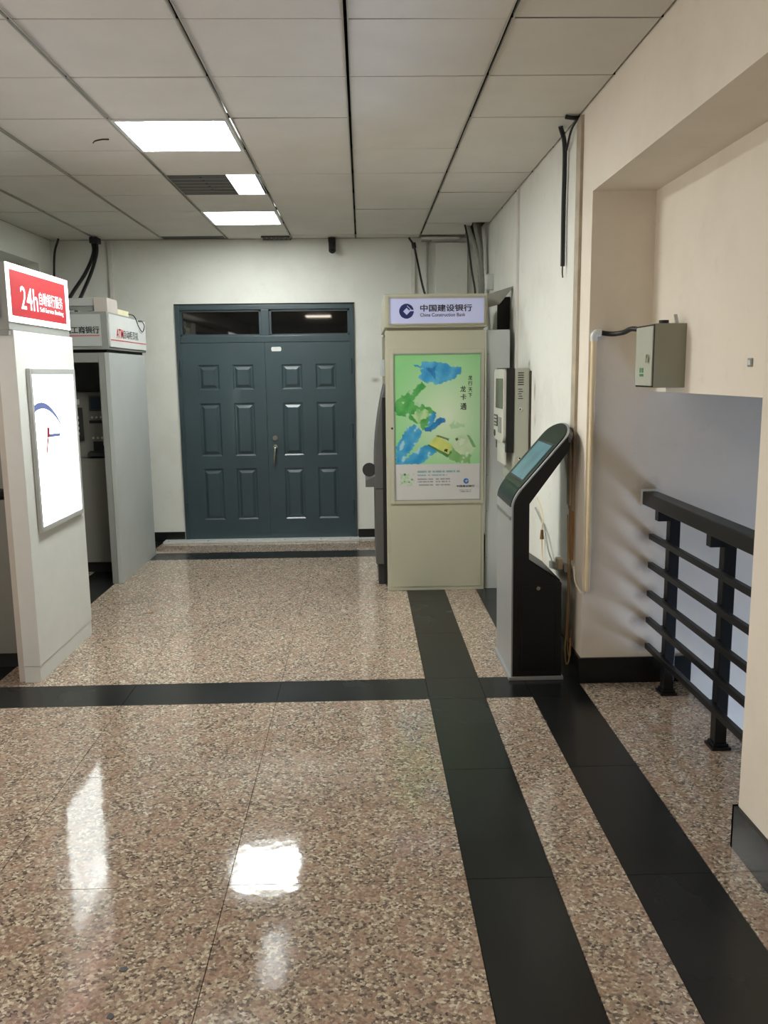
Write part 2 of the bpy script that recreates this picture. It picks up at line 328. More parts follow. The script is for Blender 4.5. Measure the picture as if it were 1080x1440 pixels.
# ceiling: dark void, runners with open slots, loose mineral tiles
S, GX, GY = .6248, -.0425, 3.447
ceiling = struct('ceiling', MB().box(-3.6, 4.2, -6, 9.0, 3.06, 3.2), 'plenum')
near_slab = struct('ceiling_near', MB().box(-3.02, XR, -6, GY-S, 3.0, 3.06), 'slab')
LAMPS = {(-2, 2), (-2, 4), (-2, 6)}
MISSING = {(1, 7), (1, 8)}
cmesh = {}
for i in range(-5, 2):
    for j in range(-1, 9):
        if (i, j) in LAMPS or (i, j) in MISSING: continue
        x0, x1 = max(GX+i*S, XL), min(GX+(i+1)*S, XR); y0, y1 = GY+j*S, min(GY+(j+1)*S, YB)
        a, b, c, d = x0+.0085, x1-(.0085 if i < 1 else .012), y0+.0042, y1-.0042
        k = (round(b-a, 4), round(d-c, 4)); dark = (i, j) in {(-3, 8)}
        if k not in cmesh or dark:
            o = obj('ceiling_tile', MB().box(-(b-a)/2, (b-a)/2, -(d-c)/2, (d-c)/2, 0, .014), 'mesh' if dark else 'tile', None)
            if not dark: cmesh[k] = o.data
        else: o = obj('ceiling_tile', None, None, None, mesh=cmesh[k])
        o.parent = ceiling; dz = random.uniform(0, .004)
        o.location = ((a+b)/2, (c+d)/2, ZC+.001+dz); o.rotation_euler = (random.uniform(-.004, .004), random.uniform(-.004, .004), 0)
for i in range(-4, 2):
    x = GX+i*S
    o = obj('grid_runner', MB().box(x-.0125, x-.0065, GY-S, YB, 2.997, 3.0005).box(x+.0065, x+.0125, GY-S, YB, 2.997, 3.0005), 'tbar', ceiling)
for j in range(-1, 9):
    y = GY+j*S
    obj('cross_tee', MB().box(XL, XR, y-.0018, y+.0018, 3.006, 3.03), 'plenum', ceiling)
obj('wall_angle', MB().box(XL, XL+.012, GY-S, YB, 2.998, 3.02).box(XL, XR, YB-.012, YB, 2.996, 3.0), 'tbar', ceiling)
# half-open tile near the far right corner, sagging
o = obj('ceiling_tile', MB().box(GX+S+.012, 1.0, 7.83, 8.42, 0, .012), 'tile', ceiling); o.rotation_euler = (0, 0, 0); o.location = (0, 0, 2.992)
o = obj('ceiling_tile', MB().box(GX+S+.012, .96, 8.46, 8.62, 0, .012), 'tile', ceiling); o.location = (0, 0, 2.968)

def panel_lamp(x0, x1, y0, y1, m, label):
    t = thing('ceiling_light', label, 'ceiling light', ((x0+x1)/2, (y0+y1)/2, 2.99), 'square ceiling light panels')
    obj('frame', MB().box(x0, x0+.02, y0, y1, 2.994, 3.02).box(x1-.02, x1, y0, y1, 2.994, 3.02).box(x0+.02, x1-.02, y0, y0+.02, 2.994, 3.02).box(x0+.02, x1-.02, y1-.02, y1, 2.994, 3.02), 'white', t)
    box('diffuser', m, t, x0+.02, x1-.02, y0+.02, y1-.02, 2.998, 3.008)
    return t
LX0, LX1 = GX-2*S+.006, GX-S-.012
panel_lamp(LX0, LX1, GY+2*S, GY+3*S, 'lampA', 'largest and nearest glowing square light panel in the tiled ceiling')
panel_lamp(LX0, LX1, GY+6*S, GY+7*S, 'lampF', 'glowing ceiling light panel farthest from camera, above the booths by the door')
t = thing('ceiling_light', 'half dark ceiling panel with grey mesh and one lit strip on its right', 'ceiling light', ((LX0+LX1)/2, GY+4.5*S, 2.99), 'square ceiling light panels')
y0, y1 = GY+4*S+.005, GY+5*S-.005; xm = LX0+.66*(LX1-LX0)
box('diffuser', 'lampH', t, xm, LX1-.02, y0, y1, 3.0, 3.01)
box('mesh_cover', 'mesh', t, LX0, xm-.003, y0, y1, 3.0, 3.01)
for k in range(6): obj('perforation', MB().cyl((LX0+.22+.004*k, y0+.06+.09*k, 2.9985), (LX0+.22+.004*k, y0+.06+.09*k, 3.0), .009, 10), 'hole', t)
for k in range(1, 6): box('mesh_rib', 'greyd', t, LX0+.01, xm-.01, y0+k*.1, y0+k*.1+.004, 2.9975, 3.0)
t = thing('air_grille', 'dark slatted grille in the ceiling against the back wall', 'grille', (LX1-.15, 8.55, 2.985))
for q in ((LX1-.27, LX1+.005, 8.46, 8.47), (LX1-.27, LX1+.005, 8.62, 8.63)): box('grille_rail', 'mesh', t, *q, 2.985, 3.0)
for k in range(6): box('slat', 'mesh', t, LX1-.26+k*.045, LX1-.26+k*.045+.03, 8.47, 8.62, 2.988, 2.996)
for y, where in ((0.0, 'ceiling light panel just behind the camera, outside the photograph'), (-2.5, 'ceiling light panel well behind the camera, mirrored in the door transom')):
    panel_lamp(LX0, LX1, y-S/2, y+S/2, 'lampN', where)

# ------------------------------------------------------------------ door
door = structe('door_1', (-.96, YB, 0), 'closed double steel door painted dark teal with glazed transom')
YF = 8.615                                     # front of the frame
fr = MB().box(DX0, -1.80, YF, YB+.1, 0, DZ).box(-.118, DX1, YF, YB+.1, 0, DZ).box(-1.80, -.118, YF, YB+.1, 2.325, DZ)
fr.box(-1.80, -.118, YF, YB+.1, 2.008, 2.072).box(-.996, -.918, YF, YB+.1, 2.072, 2.325)
obj('door_frame', fr, 'doord', door, bevel=.004)
box('lintel_shadow', 'hole', door, DX0-.008, DX1+.008, YB-.012, YB+.02, DZ, DZ+.014)  # dark strip standing in for the shadow line above the lintel
for a, b in ((-1.80, -.996), (-.918, -.118)):
    box('transom_pane', 'glass', door, a, b, YB+.03, YB+.038, 2.072, 2.325)
    obj('glazing_bead', MB().box(a, a+.022, YB-.005, YB+.03, 2.072, 2.325).box(b-.022, b, YB-.005, YB+.03, 2.072, 2.325).box(a, b, YB-.005, YB+.03, 2.072, 2.088).box(a, b, YB-.005, YB+.03, 2.307, 2.325), 'doord', door)
ZR = [(1.541, 1.79), (.876, 1.41), (.222, .75)]
YL = 8.622                                     # leaf face
def leaf(x0, x1, cols):
    b = MB(); xs = [x0]+[v for c in cols for v in c]+[x1]; zs = [.012, .222, .75, .876, 1.41, 1.541, 1.79, 2.004]
    for i in range(5):
        for j in range(7):
            if i in (1, 3) and j in (1, 3, 5): continue
            b.box(xs[i], xs[i+1], YL, YL+.04, zs[j], zs[j+1])
    o = obj('door_leaf', b, 'doorp', door)
    for c in cols:
        for z0, z1 in ZR:
            R = lambda d, y: [(c[0]+d, y, z0+d), (c[1]-d, y, z0+d), (c[1]-d, y, z1-d), (c[0]+d, y, z1-d)]
            vs = R(0, YL+.0005)+R(.014, YL+.011)+R(.024, YL+.011)+R(.05, YL-.003)
            fs = [(12, 13, 14, 15)]
            for k in range(3):
                for e in range(4): fs.append((k*4+e, k*4+(e+1) % 4, k*4+4+(e+1) % 4, k*4+4+e))
            obj('panel', MB().add(vs, fs), 'doorp', o)
    return o
l1 = leaf(-1.799, -.9705, [(-1.64, -1.43), (-1.297, -1.088)])
l2 = leaf(-.9675, -.119, [(-.806, -.603), (-.466, -.26)])
obj('door_sign', MB().prism([(-.903+.012*(1-math.cos(a)) if False else -.853+(.038 if math.cos(a) > 0 else -.038)+.012*math.cos(a), 1.939+.022*math.sin(a)) for a in [2*math.pi*k/20 for k in range(20)]], 'y', YL-.004, YL), 'white', l2)['label'] = 'small white plate'
hd = obj('door_handle', MB().tube([(-.892, YL, .965), (-.892, YL-.045, .96), (-.893, YL-.055, .93), (-.9, YL-.05, .86), (-.905, YL-.03, .80)], .0095, 10), 'chrome', l2, smooth=True); hd['label'] = 'curved chrome handle'
obj('handle_rose', MB().cyl((-.892, YL, .965), (-.892, YL-.012, .965), .024, 20), 'chrome', l2, smooth=True)
obj('lock_cylinder', MB().cyl((-.892, YL, 1.054), (-.892, YL-.012, 1.054), .026, 20).cyl((-.892, YL-.012, 1.054), (-.892, YL-.018, 1.054), .012, 14), 'chrome', l2, smooth=True)
for (lf, x) in ((l1, -1.806), (l2, -.112)):
    for z in (.35, 1.13, 1.78): obj('hinge', MB().cyl((x, YF-.004, z-.09), (x, YF-.004, z+.06), .012, 10), 'doord', lf, smooth=True)
th = obj('threshold', MB().box(-2.05, -.06, 8.5, 8.66, 0, .022).box(-.06, .16, 8.55, 8.63, 0, .014), 'alu', door, bevel=.003)
for x in (-2.0, -1.6, -1.2, -.82, -.45, -.15): obj('threshold_screw', MB().cyl((x, 8.53, .022), (x, 8.53, .0235), .008, 10), 'hole', door)

# ------------------------------------------------------------------ booth with the red sign (left foreground)
XS, Y0, Y1 = -1.82, 4.57, 5.48
b1 = thing('atm_booth', 'white bank machine booth with a glowing red 24h sign and lightbox on its side', 'bank booth', (-2.4, 5.0, 0))
box('side_panel', 'white', b1, -1.912, XS, Y0, Y1, .095, 1.932, .003)
box('plinth', 'white', b1, -1.912, XS-.004, Y0+.003, Y1, 0, .093, .002)
box('opening_trim', 'offw', b1, -1.95, -1.913, Y0+.02, Y0+.08, 0, 1.9, .002)
box('far_panel', 'greyd', b1, -2.98, -1.915, Y1-.04, Y1, 0, 1.93)
box('left_panel', 'white', b1, -3.0, -2.9, Y0, Y1, 0, 1.93, .003)
hd = box('header', 'greyd', b1, -3.0, XS-.006, Y0-.035, Y1-.025, 1.934, 2.278, .003)
obj('header_lip', MB().box(-3.0, XS-.012, Y0-.03, Y1-.01, 1.905, 1.934), 'greyd', b1)
sg = box('side_sign', 'whitee', b1, XS-.006, XS+.002, Y0-.033, Y1-.027, 1.975, 2.275); sg['label'] = 'glowing white framed red sign'
U, V = (0, 1, 0), (0, 0, 1); ox = XS+.0022
flat('red_field', [[(.03, .032), (.855, .032), (.855, .268), (.03, .268)]], 'red', sg, (ox, Y0-.033, 1.975), U, V)
text('lettering', '24h', 'whitee', sg, (ox, Y0+.125, 2.05), U, V, .24, .12, bold=.004)
text('lettering', '自助银行服务', 'whitee', sg, (ox, Y0+.39, 2.09), U, V, .375, .072, bold=-.004)
text('lettering', 'Self-Service Banking', 'whitee', sg, (ox, Y0+.395, 2.045), U, V, .375, .034)
fs_ = box('front_sign', 'purple', b1, -2.9, -1.87, Y0-.05, Y0-.036, 1.99, 2.25); fs_['label'] = 'lit lilac front sign'
# side lightbox
lb = obj('lightbox_frame', MB().box(XS, XS+.022, 4.69, 4.722, .825, 1.735).box(XS, XS+.022, 5.388, 5.42, .825, 1.735).box(XS, XS+.022, 4.722, 5.388, 1.703, 1.735).box(XS, XS+.022, 4.722, 5.388, .825, .857), 'frame', b1, bevel=.004)
box('lightbox_diffuser', 'boxlight', b1, XS, XS+.012, 4.722, 5.388, .857, 1.703)
ap = [(4.735, 1.532), (4.79, 1.545), (4.85, 1.548), (4.91, 1.54), (4.96, 1.525), (5.01, 1.503), (5.06, 1.474), (5.10, 1.443), (5.14, 1.408), (5.17, 1.378)]
n_ = len(ap)-1; q_ = [(y-4.7, z-.85) for y, z in ap]; p_ = [(y-4.7-.012*(1-k/n_), z-.85-.042*(1-k/n_)**.7) for k, (y, z) in enumerate(ap)]
flat('printed_arc', [[q_[k], p_[k], p_[k+1], q_[k+1]] for k in range(n_)], 'arc', lb, (XS+.0122, 4.7, .85), U, V)
flat('printed_mark', [[(.2, .495), (.235, .495), (.245, .55), (.205, .555)], [(.165, .40), (.18, .40), (.22, .49), (.2, .495)]], 'red', lb, (XS+.0122, 4.7, .85), U, V)
flat('printed_bar', [[(.235, .495), (.41, .49), (.41, .508), (.235, .513)]], 'arc', lb, (XS+.0122, 4.7, .85), U, V)

def cash_machine(x0, x1, y, label, loc, deep=.5):
    t = thing('cash_machine', label, 'cash machine', loc)
    box('cabinet', 'atm2', t, x0, x1, y, y+deep, .09, 1.0, .006)
    box('base', 'blk2', t, x0+.02, x1-.02, y+.03, y+deep, 0, .09)
    box('fascia', 'atm2', t, x0, x1, y+.05, y+deep, 1.002, 1.56, .006)
    w_ = x1-x0
    box('screen_bezel', 'atmd', t, x1-.3*w_, x1-.06*w_, y+.035, y+.05, 1.40, 1.53, .004)
    box('card_screen', 'atmscr', t, x1-.28*w_, x1-.08*w_, y+.031, y+.035, 1.415, 1.515)
    kp = box('keypad', 'atmd', t, x1-.56*w_, x1-.38*w_, y+.03, y+.05, 1.15, 1.43, .004)
    for r_ in range(4):
        for c_ in range(2): box('key', 'atml', kp, x1-(.53-c_*.08)*w_, x1-(.53-c_*.08)*w_+.022, y+.022, y+.03, 1.2+r_*.045, 1.2+r_*.045+.022)
    lg = obj('printed_mark', MB().box(x1-.5*w_, x1-.45*w_, y+.046, y+.05, 1.455, 1.5).box(x1-.44*w_, x1-.41*w_, y+.046, y+.05, 1.455, 1.5), 'atml', t)
    for z in (1.345, 1.17):
        for k in range(3): obj('indicator', MB().cyl((x1-(.28-k*.05)*w_, y+.05, z), (x1-(.28-k*.05)*w_, y+.044, z), .01, 12), 'atml', t)
    box('card_slot', 'blk2', t, x1-.31*w_, x1-.09*w_, y+.04, y+.052, 1.295, 1.32)
    box('receipt_slot', 'blk2', t, x1-.28*w_, x1-.13*w_, y+.04, y+.052, 1.06, 1.14)
    hood = obj('cash_tray', MB().prism([(y-.03, 1.02), (y+.05, 1.0), (y+.05, 1.06), (y-.01, 1.05)], 'x', x1-.33*w_, x1-.08*w_), 'atmd', t, bevel=.006)
    return t
cash_machine(-2.84, -1.99, 4.82, 'dark cash machine inside the booth with the red 24h sign, at the left edge', (-2.4, 5.0, 0))

# ------------------------------------------------------------------ booth with the black lettering (left, by the back wall)
XS2, YA, YE = -2.0, 6.86, 7.98
b2 = thing('atm_booth', 'grey bank machine booth with black Chinese lettering, beside the teal double door', 'bank booth', (-2.5, 7.4, 0))
box('side_panel', 'greyp', b2, -2.035, XS2, YA, YE, 0, 1.875, .003)
box('front_post', 'greyd', b2, -2.085, -2.036, YA, YA+.06, 0, 1.875, .002)
box('left_panel', 'greyp', b2, -2.98, -2.93, YA, YE, 0, 1.875)
box('back_panel', 'greyd', b2, -2.93, -2.04, YE-.03, YE, 0, 1.875)
box('front_rail', 'greyd', b2, -2.93, -2.086, YA, YA+.05, 1.80, 1.875, .002)
box('header', 'greyd', b2, -2.98, -1.99, YA-.03, YE+.02, 1.9, 2.19, .003)
box('shadow_gap', 'blk2', b2, -2.95, -2.02, YA+.02, YE, 1.875, 1.9)
sf = box('front_sign', 'greyp', b2, -2.93, -2.04, YA-.04, YA-.031, 1.925, 2.17)
text('lettering', '中国工商银行', 'ink', sf, (-2.375, YA-.041, 2.022), (1, 0, 0), (0, 0, 1), .325, .055, bold=.02)
flat('printed_rule', [[(0, 0), (.87, 0), (.87, .006), (0, .006)]], 'redink', sf, (-2.92, YA-.041, 2.003), (1, 0, 0), (0, 0, 1))
ss = box('side_sign', 'white', b2, -1.989, -1.98, YA+.0, YE, 1.92, 2.175)
text('lettering', 'ATM', 'redink', ss, (-1.9795, 7.03, 1.995), U, V, .2, .075, bold=.012)
text('lettering', '自动柜员机', 'greyink', ss, (-1.9795, 7.24, 1.998), U, V, .46, .07, bold=.006)
flat('printed_rule', [[(.02, 0), (1.1, 0), (1.1, .007), (.02, .007)]], 'redink', ss, (-1.9795, YA, 1.972), U, V)
rf = box('roof_board', 'greyp', b2, -2.95, -2.05, YA+.04, YA+.5, 2.24, 2.30, .003)
obj('roof_lip', MB().prism([(-2.6, 2.20), (-2.32, 2.225), (-2.2, 2.192), (-2.05, 2.215), (-2.05, 2.24), (-2.6, 2.24)], 'y', YA+.05, YA+.09), 'greyd', b2)
box('roof_riser', 'white', b2, -2.1, -2.05, YA+.12, YA+.46, 2.19, 2.24)
box('roof_box', 'offw', b2, -2.1, -1.995, YA+.02, YA+.3, 2.19, 2.30, .003)
t = thing('power_adapter', 'small cream adapter with a looped wire on top of the grey bank booth', 'adapter', (-2.03, 7.3, 2.19))
box('adapter_body', 'yellowc', t, -2.07, -2.0, 7.18, 7.52, 2.191, 2.235, .004)
obj('adapter_wire', MB().tube([(-2.0, 7.5, 2.215), (-1.975, 7.6, 2.2), (-1.968, 7.7, 2.12), (-1.968, 7.82, 2.08), (-1.968, 7.9, 2.13), (-1.97, 7.84, 2.17), (-1.972, 7.72, 2.17)], .004, 6), 'cable', t, smooth=True)
cash_machine(-2.86, -2.10, 7.28, 'dark cash machine inside the grey booth beside the door', (-2.5, 7.5, 0))
t = tag(obj('notice_strip', MB().box(-2.094, -2.087, 6.88, 6.905, 1.14, 1.66), 'offw'), 'narrow pale strip stuck to the inner post of the grey bank booth', 'notice')

# ------------------------------------------------------------------ booth with the green poster (right)
CX0, CX1, CY = .176, .928, 6.46
b3 = thing('atm_booth', 'beige bank booth with a lilac sign and a green dragon poster', 'bank booth', (.55, 6.9, 0))
box('front_panel', 'beige', b3, CX0, CX1, CY, CY+.12, 0, 2.0, .004)
box('back_wall_panel', 'beige', b3, .62, CX1, CY+.12, 7.5, 0, 2.0)
box('far_panel', 'beige', b3, CX0, CX1, 7.5, 7.6, 0, 2.0, .004)
box('shadow_gap', 'beiged', b3, CX0+.012, CX1-.012, CY+.02, 7.58, 2.0, 2.02)
box('header', 'beige', b3, CX0-.004, CX1+.012, CY-.03, 7.6, 2.02, 2.262, .006)
box('access_panel', 'beige', b3, .2, .905, CY-.004, CY, .03, .675, .002)
sn = box('sign_face', 'lilac', b3, .208, .912, CY-.034, CY-.029, 2.048, 2.232); sn['label'] = 'lit lilac sign face'
obj('sign_frame', MB().box(.196, .208, CY-.042, CY-.03, 2.036, 2.244).box(.912, .924, CY-.042, CY-.03, 2.036, 2.244).box(.208, .912, CY-.042, CY-.03, 2.232, 2.244).box(.208, .912, CY-.042, CY-.03, 2.036, 2.048), 'beiged', b3)
EX, EZ = (1, 0, 0), (0, 0, 1)
def ring_logo(name, m, parent, cx, cz, y, R):
    """ring with a square hole set on its corner and a slanted slit at upper right: assembled from cells on a fine grid"""
    b = MB(); n = 44; h = 2*R/n
    for i in range(n):
        k0 = None
        for k in range(n+1):
            x = -R+(k+.5)*h; z = -R+(i+.5)*h
            ins = k < n and x*x+z*z < R*R and abs(x-.02*R)+abs(z+.02*R) > .48*R and not (x > .15*R and abs((z-x*1.0)+.05*R-.42*R*0) < .0) 
            if ins and x > 0 and z > 0 and abs((x+z)-1.02*R) < .0: ins = False
            if ins and x > .1*R and abs(z+.02*R-(.9*R-1.0*(x-.2*R))+.28*R) < .07*R and z > .0: ins = False
            if ins and x > .4*R and -.02*R < z < .18*R: ins = False
            if ins and k0 is None: k0 = k
            if not ins and k0 is not None:
                b.box(cx-R+k0*h, cx-R+k*h, y-.0015, y, cz-R+i*h, cz-R+(i+1)*h); k0 = None
    return obj(name, b, m, parent)
ring_logo('logo', 'navy', sn, .335, 2.138, CY-.0345, .054)
text('lettering', '中国建设银行', 'ink', sn, (.437, CY-.0345, 2.133), EX, EZ, .385, .052, bold=.02)
text('lettering', 'China Construction Bank', 'ink', sn, (.437, CY-.0345, 2.097), EX, EZ, .335, .026, bold=.006)
pf = obj('poster_frame', MB().box(.203, .237, CY-.016, CY, .69, 1.86).box(.891, .92, CY-.016, CY, .69, 1.86).box(.237, .891, CY-.016, CY, 1.826, 1.86).box(.237, .891, CY-.016, CY, .69, .72), 'beige', b3, bevel=.003)
obj('frame_bead', MB().box(.231, .239, CY-.017, CY-.008, .714, 1.832).box(.889, .897, CY-.017, CY-.008, .714, 1.832).box(.239, .889, CY-.017, CY-.008, 1.824, 1.832).box(.239, .889, CY-.017, CY-.008, .714, .722), 'greyd', pf)
obj('frame_lock', MB().cyl((.22, CY-.016, 1.272), (.22, CY-.02, 1.272), .008, 14), 'hole', pf)
# poster print: colour per vertex on a fine grid
PW, PH = .65, 1.102; NX, NZ = 130, 220
def pip(x, y, p):
    c = False; j = len(p)-1
    for i in range(len(p)):
        if (p[i][1] > y) != (p[j][1] > y) and x < (p[j][0]-p[i][0])*(y-p[i][1])/(p[j][1]-p[i][1])+p[i][0]: c = not c
        j = i
    return c
G1, G2, G3, B1, B2, B3 = (62, 152, 74), (112, 182, 104), (186, 214, 160), (42, 142, 196), (104, 182, 216), (26, 106, 168)
SH = [([(262,150),(335,160),(345,125),(440,130),(560,140),(600,175),(690,180),(685,235),(640,270),(585,300),(520,315),(460,335),(430,300),(400,320),(350,290),(305,268),(340,235),(320,200),(355,185),(280,168)], B1, B2, 6),
      ([(380,190),(470,165),(470,290),(430,250)], B3, B1, 10),
      ([(100,480),(180,420),(240,380),(300,340),(345,305),(380,340),(340,390),(290,440),(270,490),(340,500),(420,540),(460,590),(450,640),(400,700),(350,740),(330,690),(250,650),(180,620),(105,600)], G1, G2, 10),
      ([(250,600),(300,545),(390,550),(410,600),(350,650),(290,660)], G3, G2, 14),
      ([(400,600),(455,575),(465,640),(430,690),(390,690)], B1, B2, 12),
      ([(230,690),(300,690),(340,740),(335,790),(270,880),(200,960),(170,1000),(105,1010),(105,880),(140,820)], B1, B2, 10),
      ([(360,720),(420,690),(470,650),(510,615),(520,630),(545,625),(555,650),(480,700),(420,750),(365,745)], B3, B1, 5),
      ([(100,990),(200,990),(240,950),(310,900),(370,870),(440,880),(475,930),(400,985),(330,1040),(100,1040)], B1, B2, 8),
      ([(640,790),(740,770),(800,800),(825,890),(770,960),(660,950),(610,890)], (206, 218, 186), (178, 204, 158), 10),
      ([(740,780),(770,790),(830,885),(800,890)], (104, 158, 96), (130, 176, 118), 6),
      ([(620,880),(680,960),(770,960),(770,1035),(640,1035),(560,975)], (120, 172, 104), (150, 190, 130), 12),
      ([(385,872),(440,850),(610,935),(570,985)], (70, 118, 62), (96, 140, 80), 3),
      ([(400,865),(470,785),(615,868),(578,955)], (214, 216, 120), (190, 204, 110), 2),
      ([(470,775),(585,815),(578,830),(468,792)], (90, 110, 60), (120, 140, 90), 3),
      ([(545,905),(575,910),(565,935),(538,928)], (50, 60, 40), (50, 60, 40), 0),
      ([(638,815),(660,805),(672,822),(650,838)], (60, 90, 60), (60, 90, 60), 3),
      ([(580,700),(640,650),(700,690),(740,690),(700,715),(600,725)], (170, 205, 160), (186, 214, 172), 14)]
def pcol(u, v):
    x, y = 95+765*u, 62+1303*v; nv = Vector((u*9, v*15, 0)); n1 = noise.noise(nv*1.0); n2 = noise.noise(nv*3.1+Vector((5, 1, 2))); n3 = noise.noise(Vector((u*11+v*9, v*9-u*5, 4)))+.25*noise.noise(nv*4)
    if y > 1040:
        c = (206, 204, 202)
        if 140 < x < 270 and 1125 < y < 1235: 
            k = noise.noise(Vector((u*30, v*60, 3)))
            if k > .0: c = (170, 205, 160)
            if k > .38: c = (60, 100, 70)
        if (300 < x < 680 and 1104 < y < 1119) or (300 < x < 560 and 1137 < y < 1151): c = (128, 166, 172) if noise.noise(Vector((u*70, v*9, 1))) > -.25 else c
        for r_ in (1180, 1205, 1230):
            if abs(y-r_) < 6 and (300 < x < 440 or 465 < x < 590): c = (140, 142, 142) if noise.noise(Vector((u*60, r_, 1))) > -.2 else c
        for r_, a, b in ((1281, 672, 795), (1297, 680, 780)):
            if abs(y-r_) < 4 and a < x < b: c = (150, 148, 146) if noise.noise(Vector((u*70, r_, 1))) > -.2 else c
        return c
    d = math.hypot((u-.62)/.75, (v-.42)/.5); k = min(1, max(0, d))
    a, b = (216, 230, 200), (140, 204, 136)
    if u < .5: k = min(1, k*1.05)
    c = tuple(a[i]+(b[i]-a[i])*k for i in range(3))
    # pale streaks beside the neck
    for p, q1, q2, j in SH:
        xx, yy = x+n1*j*1.6+n2*j*1.2, y+n2*j*1.6-n1*j
        if pip(xx, yy, p):
            t = min(1, max(0, .4+.8*n3+.5*n1)); c = tuple(q1[i]+(q2[i]-q1[i])*t for i in range(3))
            if j >= 8 and n3 > .36: c = tuple(v_*.45+w_*.55 for v_, w_ in zip(c, (226, 236, 226)))
    return c
vs, cs = [], []
for iz in range(NZ+1):
    for ix in range(NX+1):
        u_, v_ = ix/NX, iz/NZ; vs.append((.239+PW*u_, CY-.009, 1.824-PH*v_)); cs.append(tuple(.86*k for k in lin(pcol(u_, v_))))
fs = [(iz*(NX+1)+ix, (iz+1)*(NX+1)+ix, (iz+1)*(NX+1)+ix+1, iz*(NX+1)+ix+1) for iz in range(NZ) for ix in range(NX)]
me = bpy.data.meshes.new('poster'); org = ORG[b3]; me.from_pydata([tuple(Vector(v)-org) for v in vs], [], fs); me.materials.append(M['poster'])
ca = me.color_attributes.new('print', 'FLOAT_COLOR', 'POINT')
for i, c in enumerate(cs): ca.data[i].color = c+(1,)
ps = bpy.data.objects.new('poster', me); COL.objects.link(ps); ps.parent = b3; ORG[ps] = org; ps['label'] = 'green advertising poster with a blue and green brush dragon'
P2 = lambda x, y: (.239+PW*(x-95)/765, CY-.0095, 1.824-PH*(y-62)/1303)
for ch, x, y, h in (('龙', 682, 398, .046), ('卡', 685, 470, .046), ('通', 684, 556, .05), ('龙', 752, 292, .034), ('行', 752, 342, .036), ('天', 754, 398, .034), ('下', 754, 447, .032)):
    text('lettering', ch, 'ink', ps, P2(x, y), EX, EZ, h*.95, h, bold=.012, depth=.0008)
q = P2(738, 1200); ring_logo('logo', 'bluep', ps, q[0], q[2], q[1], .021)
q = P2(652, 1256); text('lettering', '中国建设银行', 'ink', ps, q, EX, EZ, .138, .017, bold=.015, depth=.0008)
# machine set into this booth, seen from its side
t = thing('cash_machine', 'charcoal cash machine in profile with a round mirror, beside the green poster', 'cash machine', (.3, 7.0, 0))
ya, yb = 6.66, 7.42
prof = [(.175, 1.60)]+[(.088+.087*(k/8)**1.9, .93+.67*(k/8)) for k in range(8, -1, -1)][1:]+[(.088, .782), (.5, .782), (.5, 1.6)]
obj('upper_fascia', MB().prism(prof, 'y', ya, yb), 'atm', t, bevel=.004)
box('lower_cabinet', 'atm', t, .088, .5, ya, yb, .17, .778, .004)
box('base', 'atmd', t, .108, .5, ya+.02, yb, 0, .17, .003)
obj('keyboard_shelf', MB().prism([(.012, .79), (.012, .845), (.09, .875), (.09, .79)], 'y', ya+.05, yb-.05), 'atm', t, bevel=.003)
obj('round_mirror', MB().cyl((.044, ya+.09, .925), (.044, ya+.11, .925), .055, 28), 'atmd', t, smooth=True)
box('side_gap', 'blk2', t, .15, .5, ya-.03, ya, .02, 1.5)
box('camera_hood', 'greyp', t, .148, .176, ya, ya+.2, 1.665, 1.79, .004)
# blanking sheet between this booth and the wall
t = thing('metal_sheet', 'tall pale grey riveted metal sheet closing the gap beside the beige booth', 'metal sheet', (1.02, 6.5, 0))
box('sheet', 'greyp', t, .942, 1.118, 6.485, 6.5, 0, 2.0, .003)
box('sheet_return', 'greyp', t, 1.112, 1.118, 6.5, 6.62, 0, 2.0)
for z in (.25, .62, .9, 1.2, 1.5, 1.82): obj('rivet', MB().cyl((.952, 6.485, z), (.952, 6.482, z), .005, 8), 'greyd', t)
t = tag(obj('bent_lid', MB().prism([(.93, 2.262), (1.16, 2.33), (1.16, 2.322), (1.06, 2.2), (.95, 2.17), (.93, 2.2)], 'y', 6.62, 6.7), 'pvcg'), 'bent grey metal lid on the beige booth by the wall', 'metal lid')
tag(box('black_board', 'blk2', None, 1.06, 1.155, 6.72, 6.75, 0, 2.26), 'black board standing behind the pale sheet, against the right wall', 'board')
tag(obj('roof_plate', MB().box(.42, .94, 6.9, 7.5, 2.268, 2.285), 'blk2'), 'black plate lying on the roof of the beige booth', 'plate')

# ------------------------------------------------------------------ wall-mounted terminal
t = thing('wall_terminal', 'small white bank terminal with grey screen mounted on the right wall', 'terminal', (1.08, 6.05, .95))
box('back_housing', 'boxd', t, 1.045, 1.148, 5.86, 6.3, .92, 1.71, .004)
box('mounting_board', 'dwood', t, 1.148, 1.161, 5.85, 6.34, .9, 1.69)
box('rubber_surround', 'blk', t, .99, 1.045, 5.855, 6.31, 1.13, 1.712, .006)
def rrect(y0, y1, z0, z1, r):
    p = []
    for cx_, cz_, a0 in ((y1-r, z1-r, 0), (y0+r, z1-r, 90), (y0+r, z0+r, 180), (y1-r, z0+r, 270)):
        for k in range(6): a = math.radians(a0+18*k); p.append((cx_+r*math.cos(a), cz_+r*math.sin(a)))
    return p
obj('front_plate', MB().prism(rrect(5.87, 6.3, 1.2, 1.705, .05), 'x', .972, .99), 'atml', t)
box('screen', 'lcd', t, .968, .972, 5.9, 6.2, 1.43, 1.64, .002)
kp = box('keypad', 'atmd', t, .967, .972, 6.12, 6.26, 1.30, 1.38)
for k in range(3):
    for r_ in range(3): box('key', 'atml', kp, .965, .967, 6.135+k*.04, 6.135+k*.04+.024, 1.308+r_*.024, 1.308+r_*.024+.014)
box('card_reader', 'greyd', t, .966, .972, 5.95, 6.08, 1.26, 1.37)
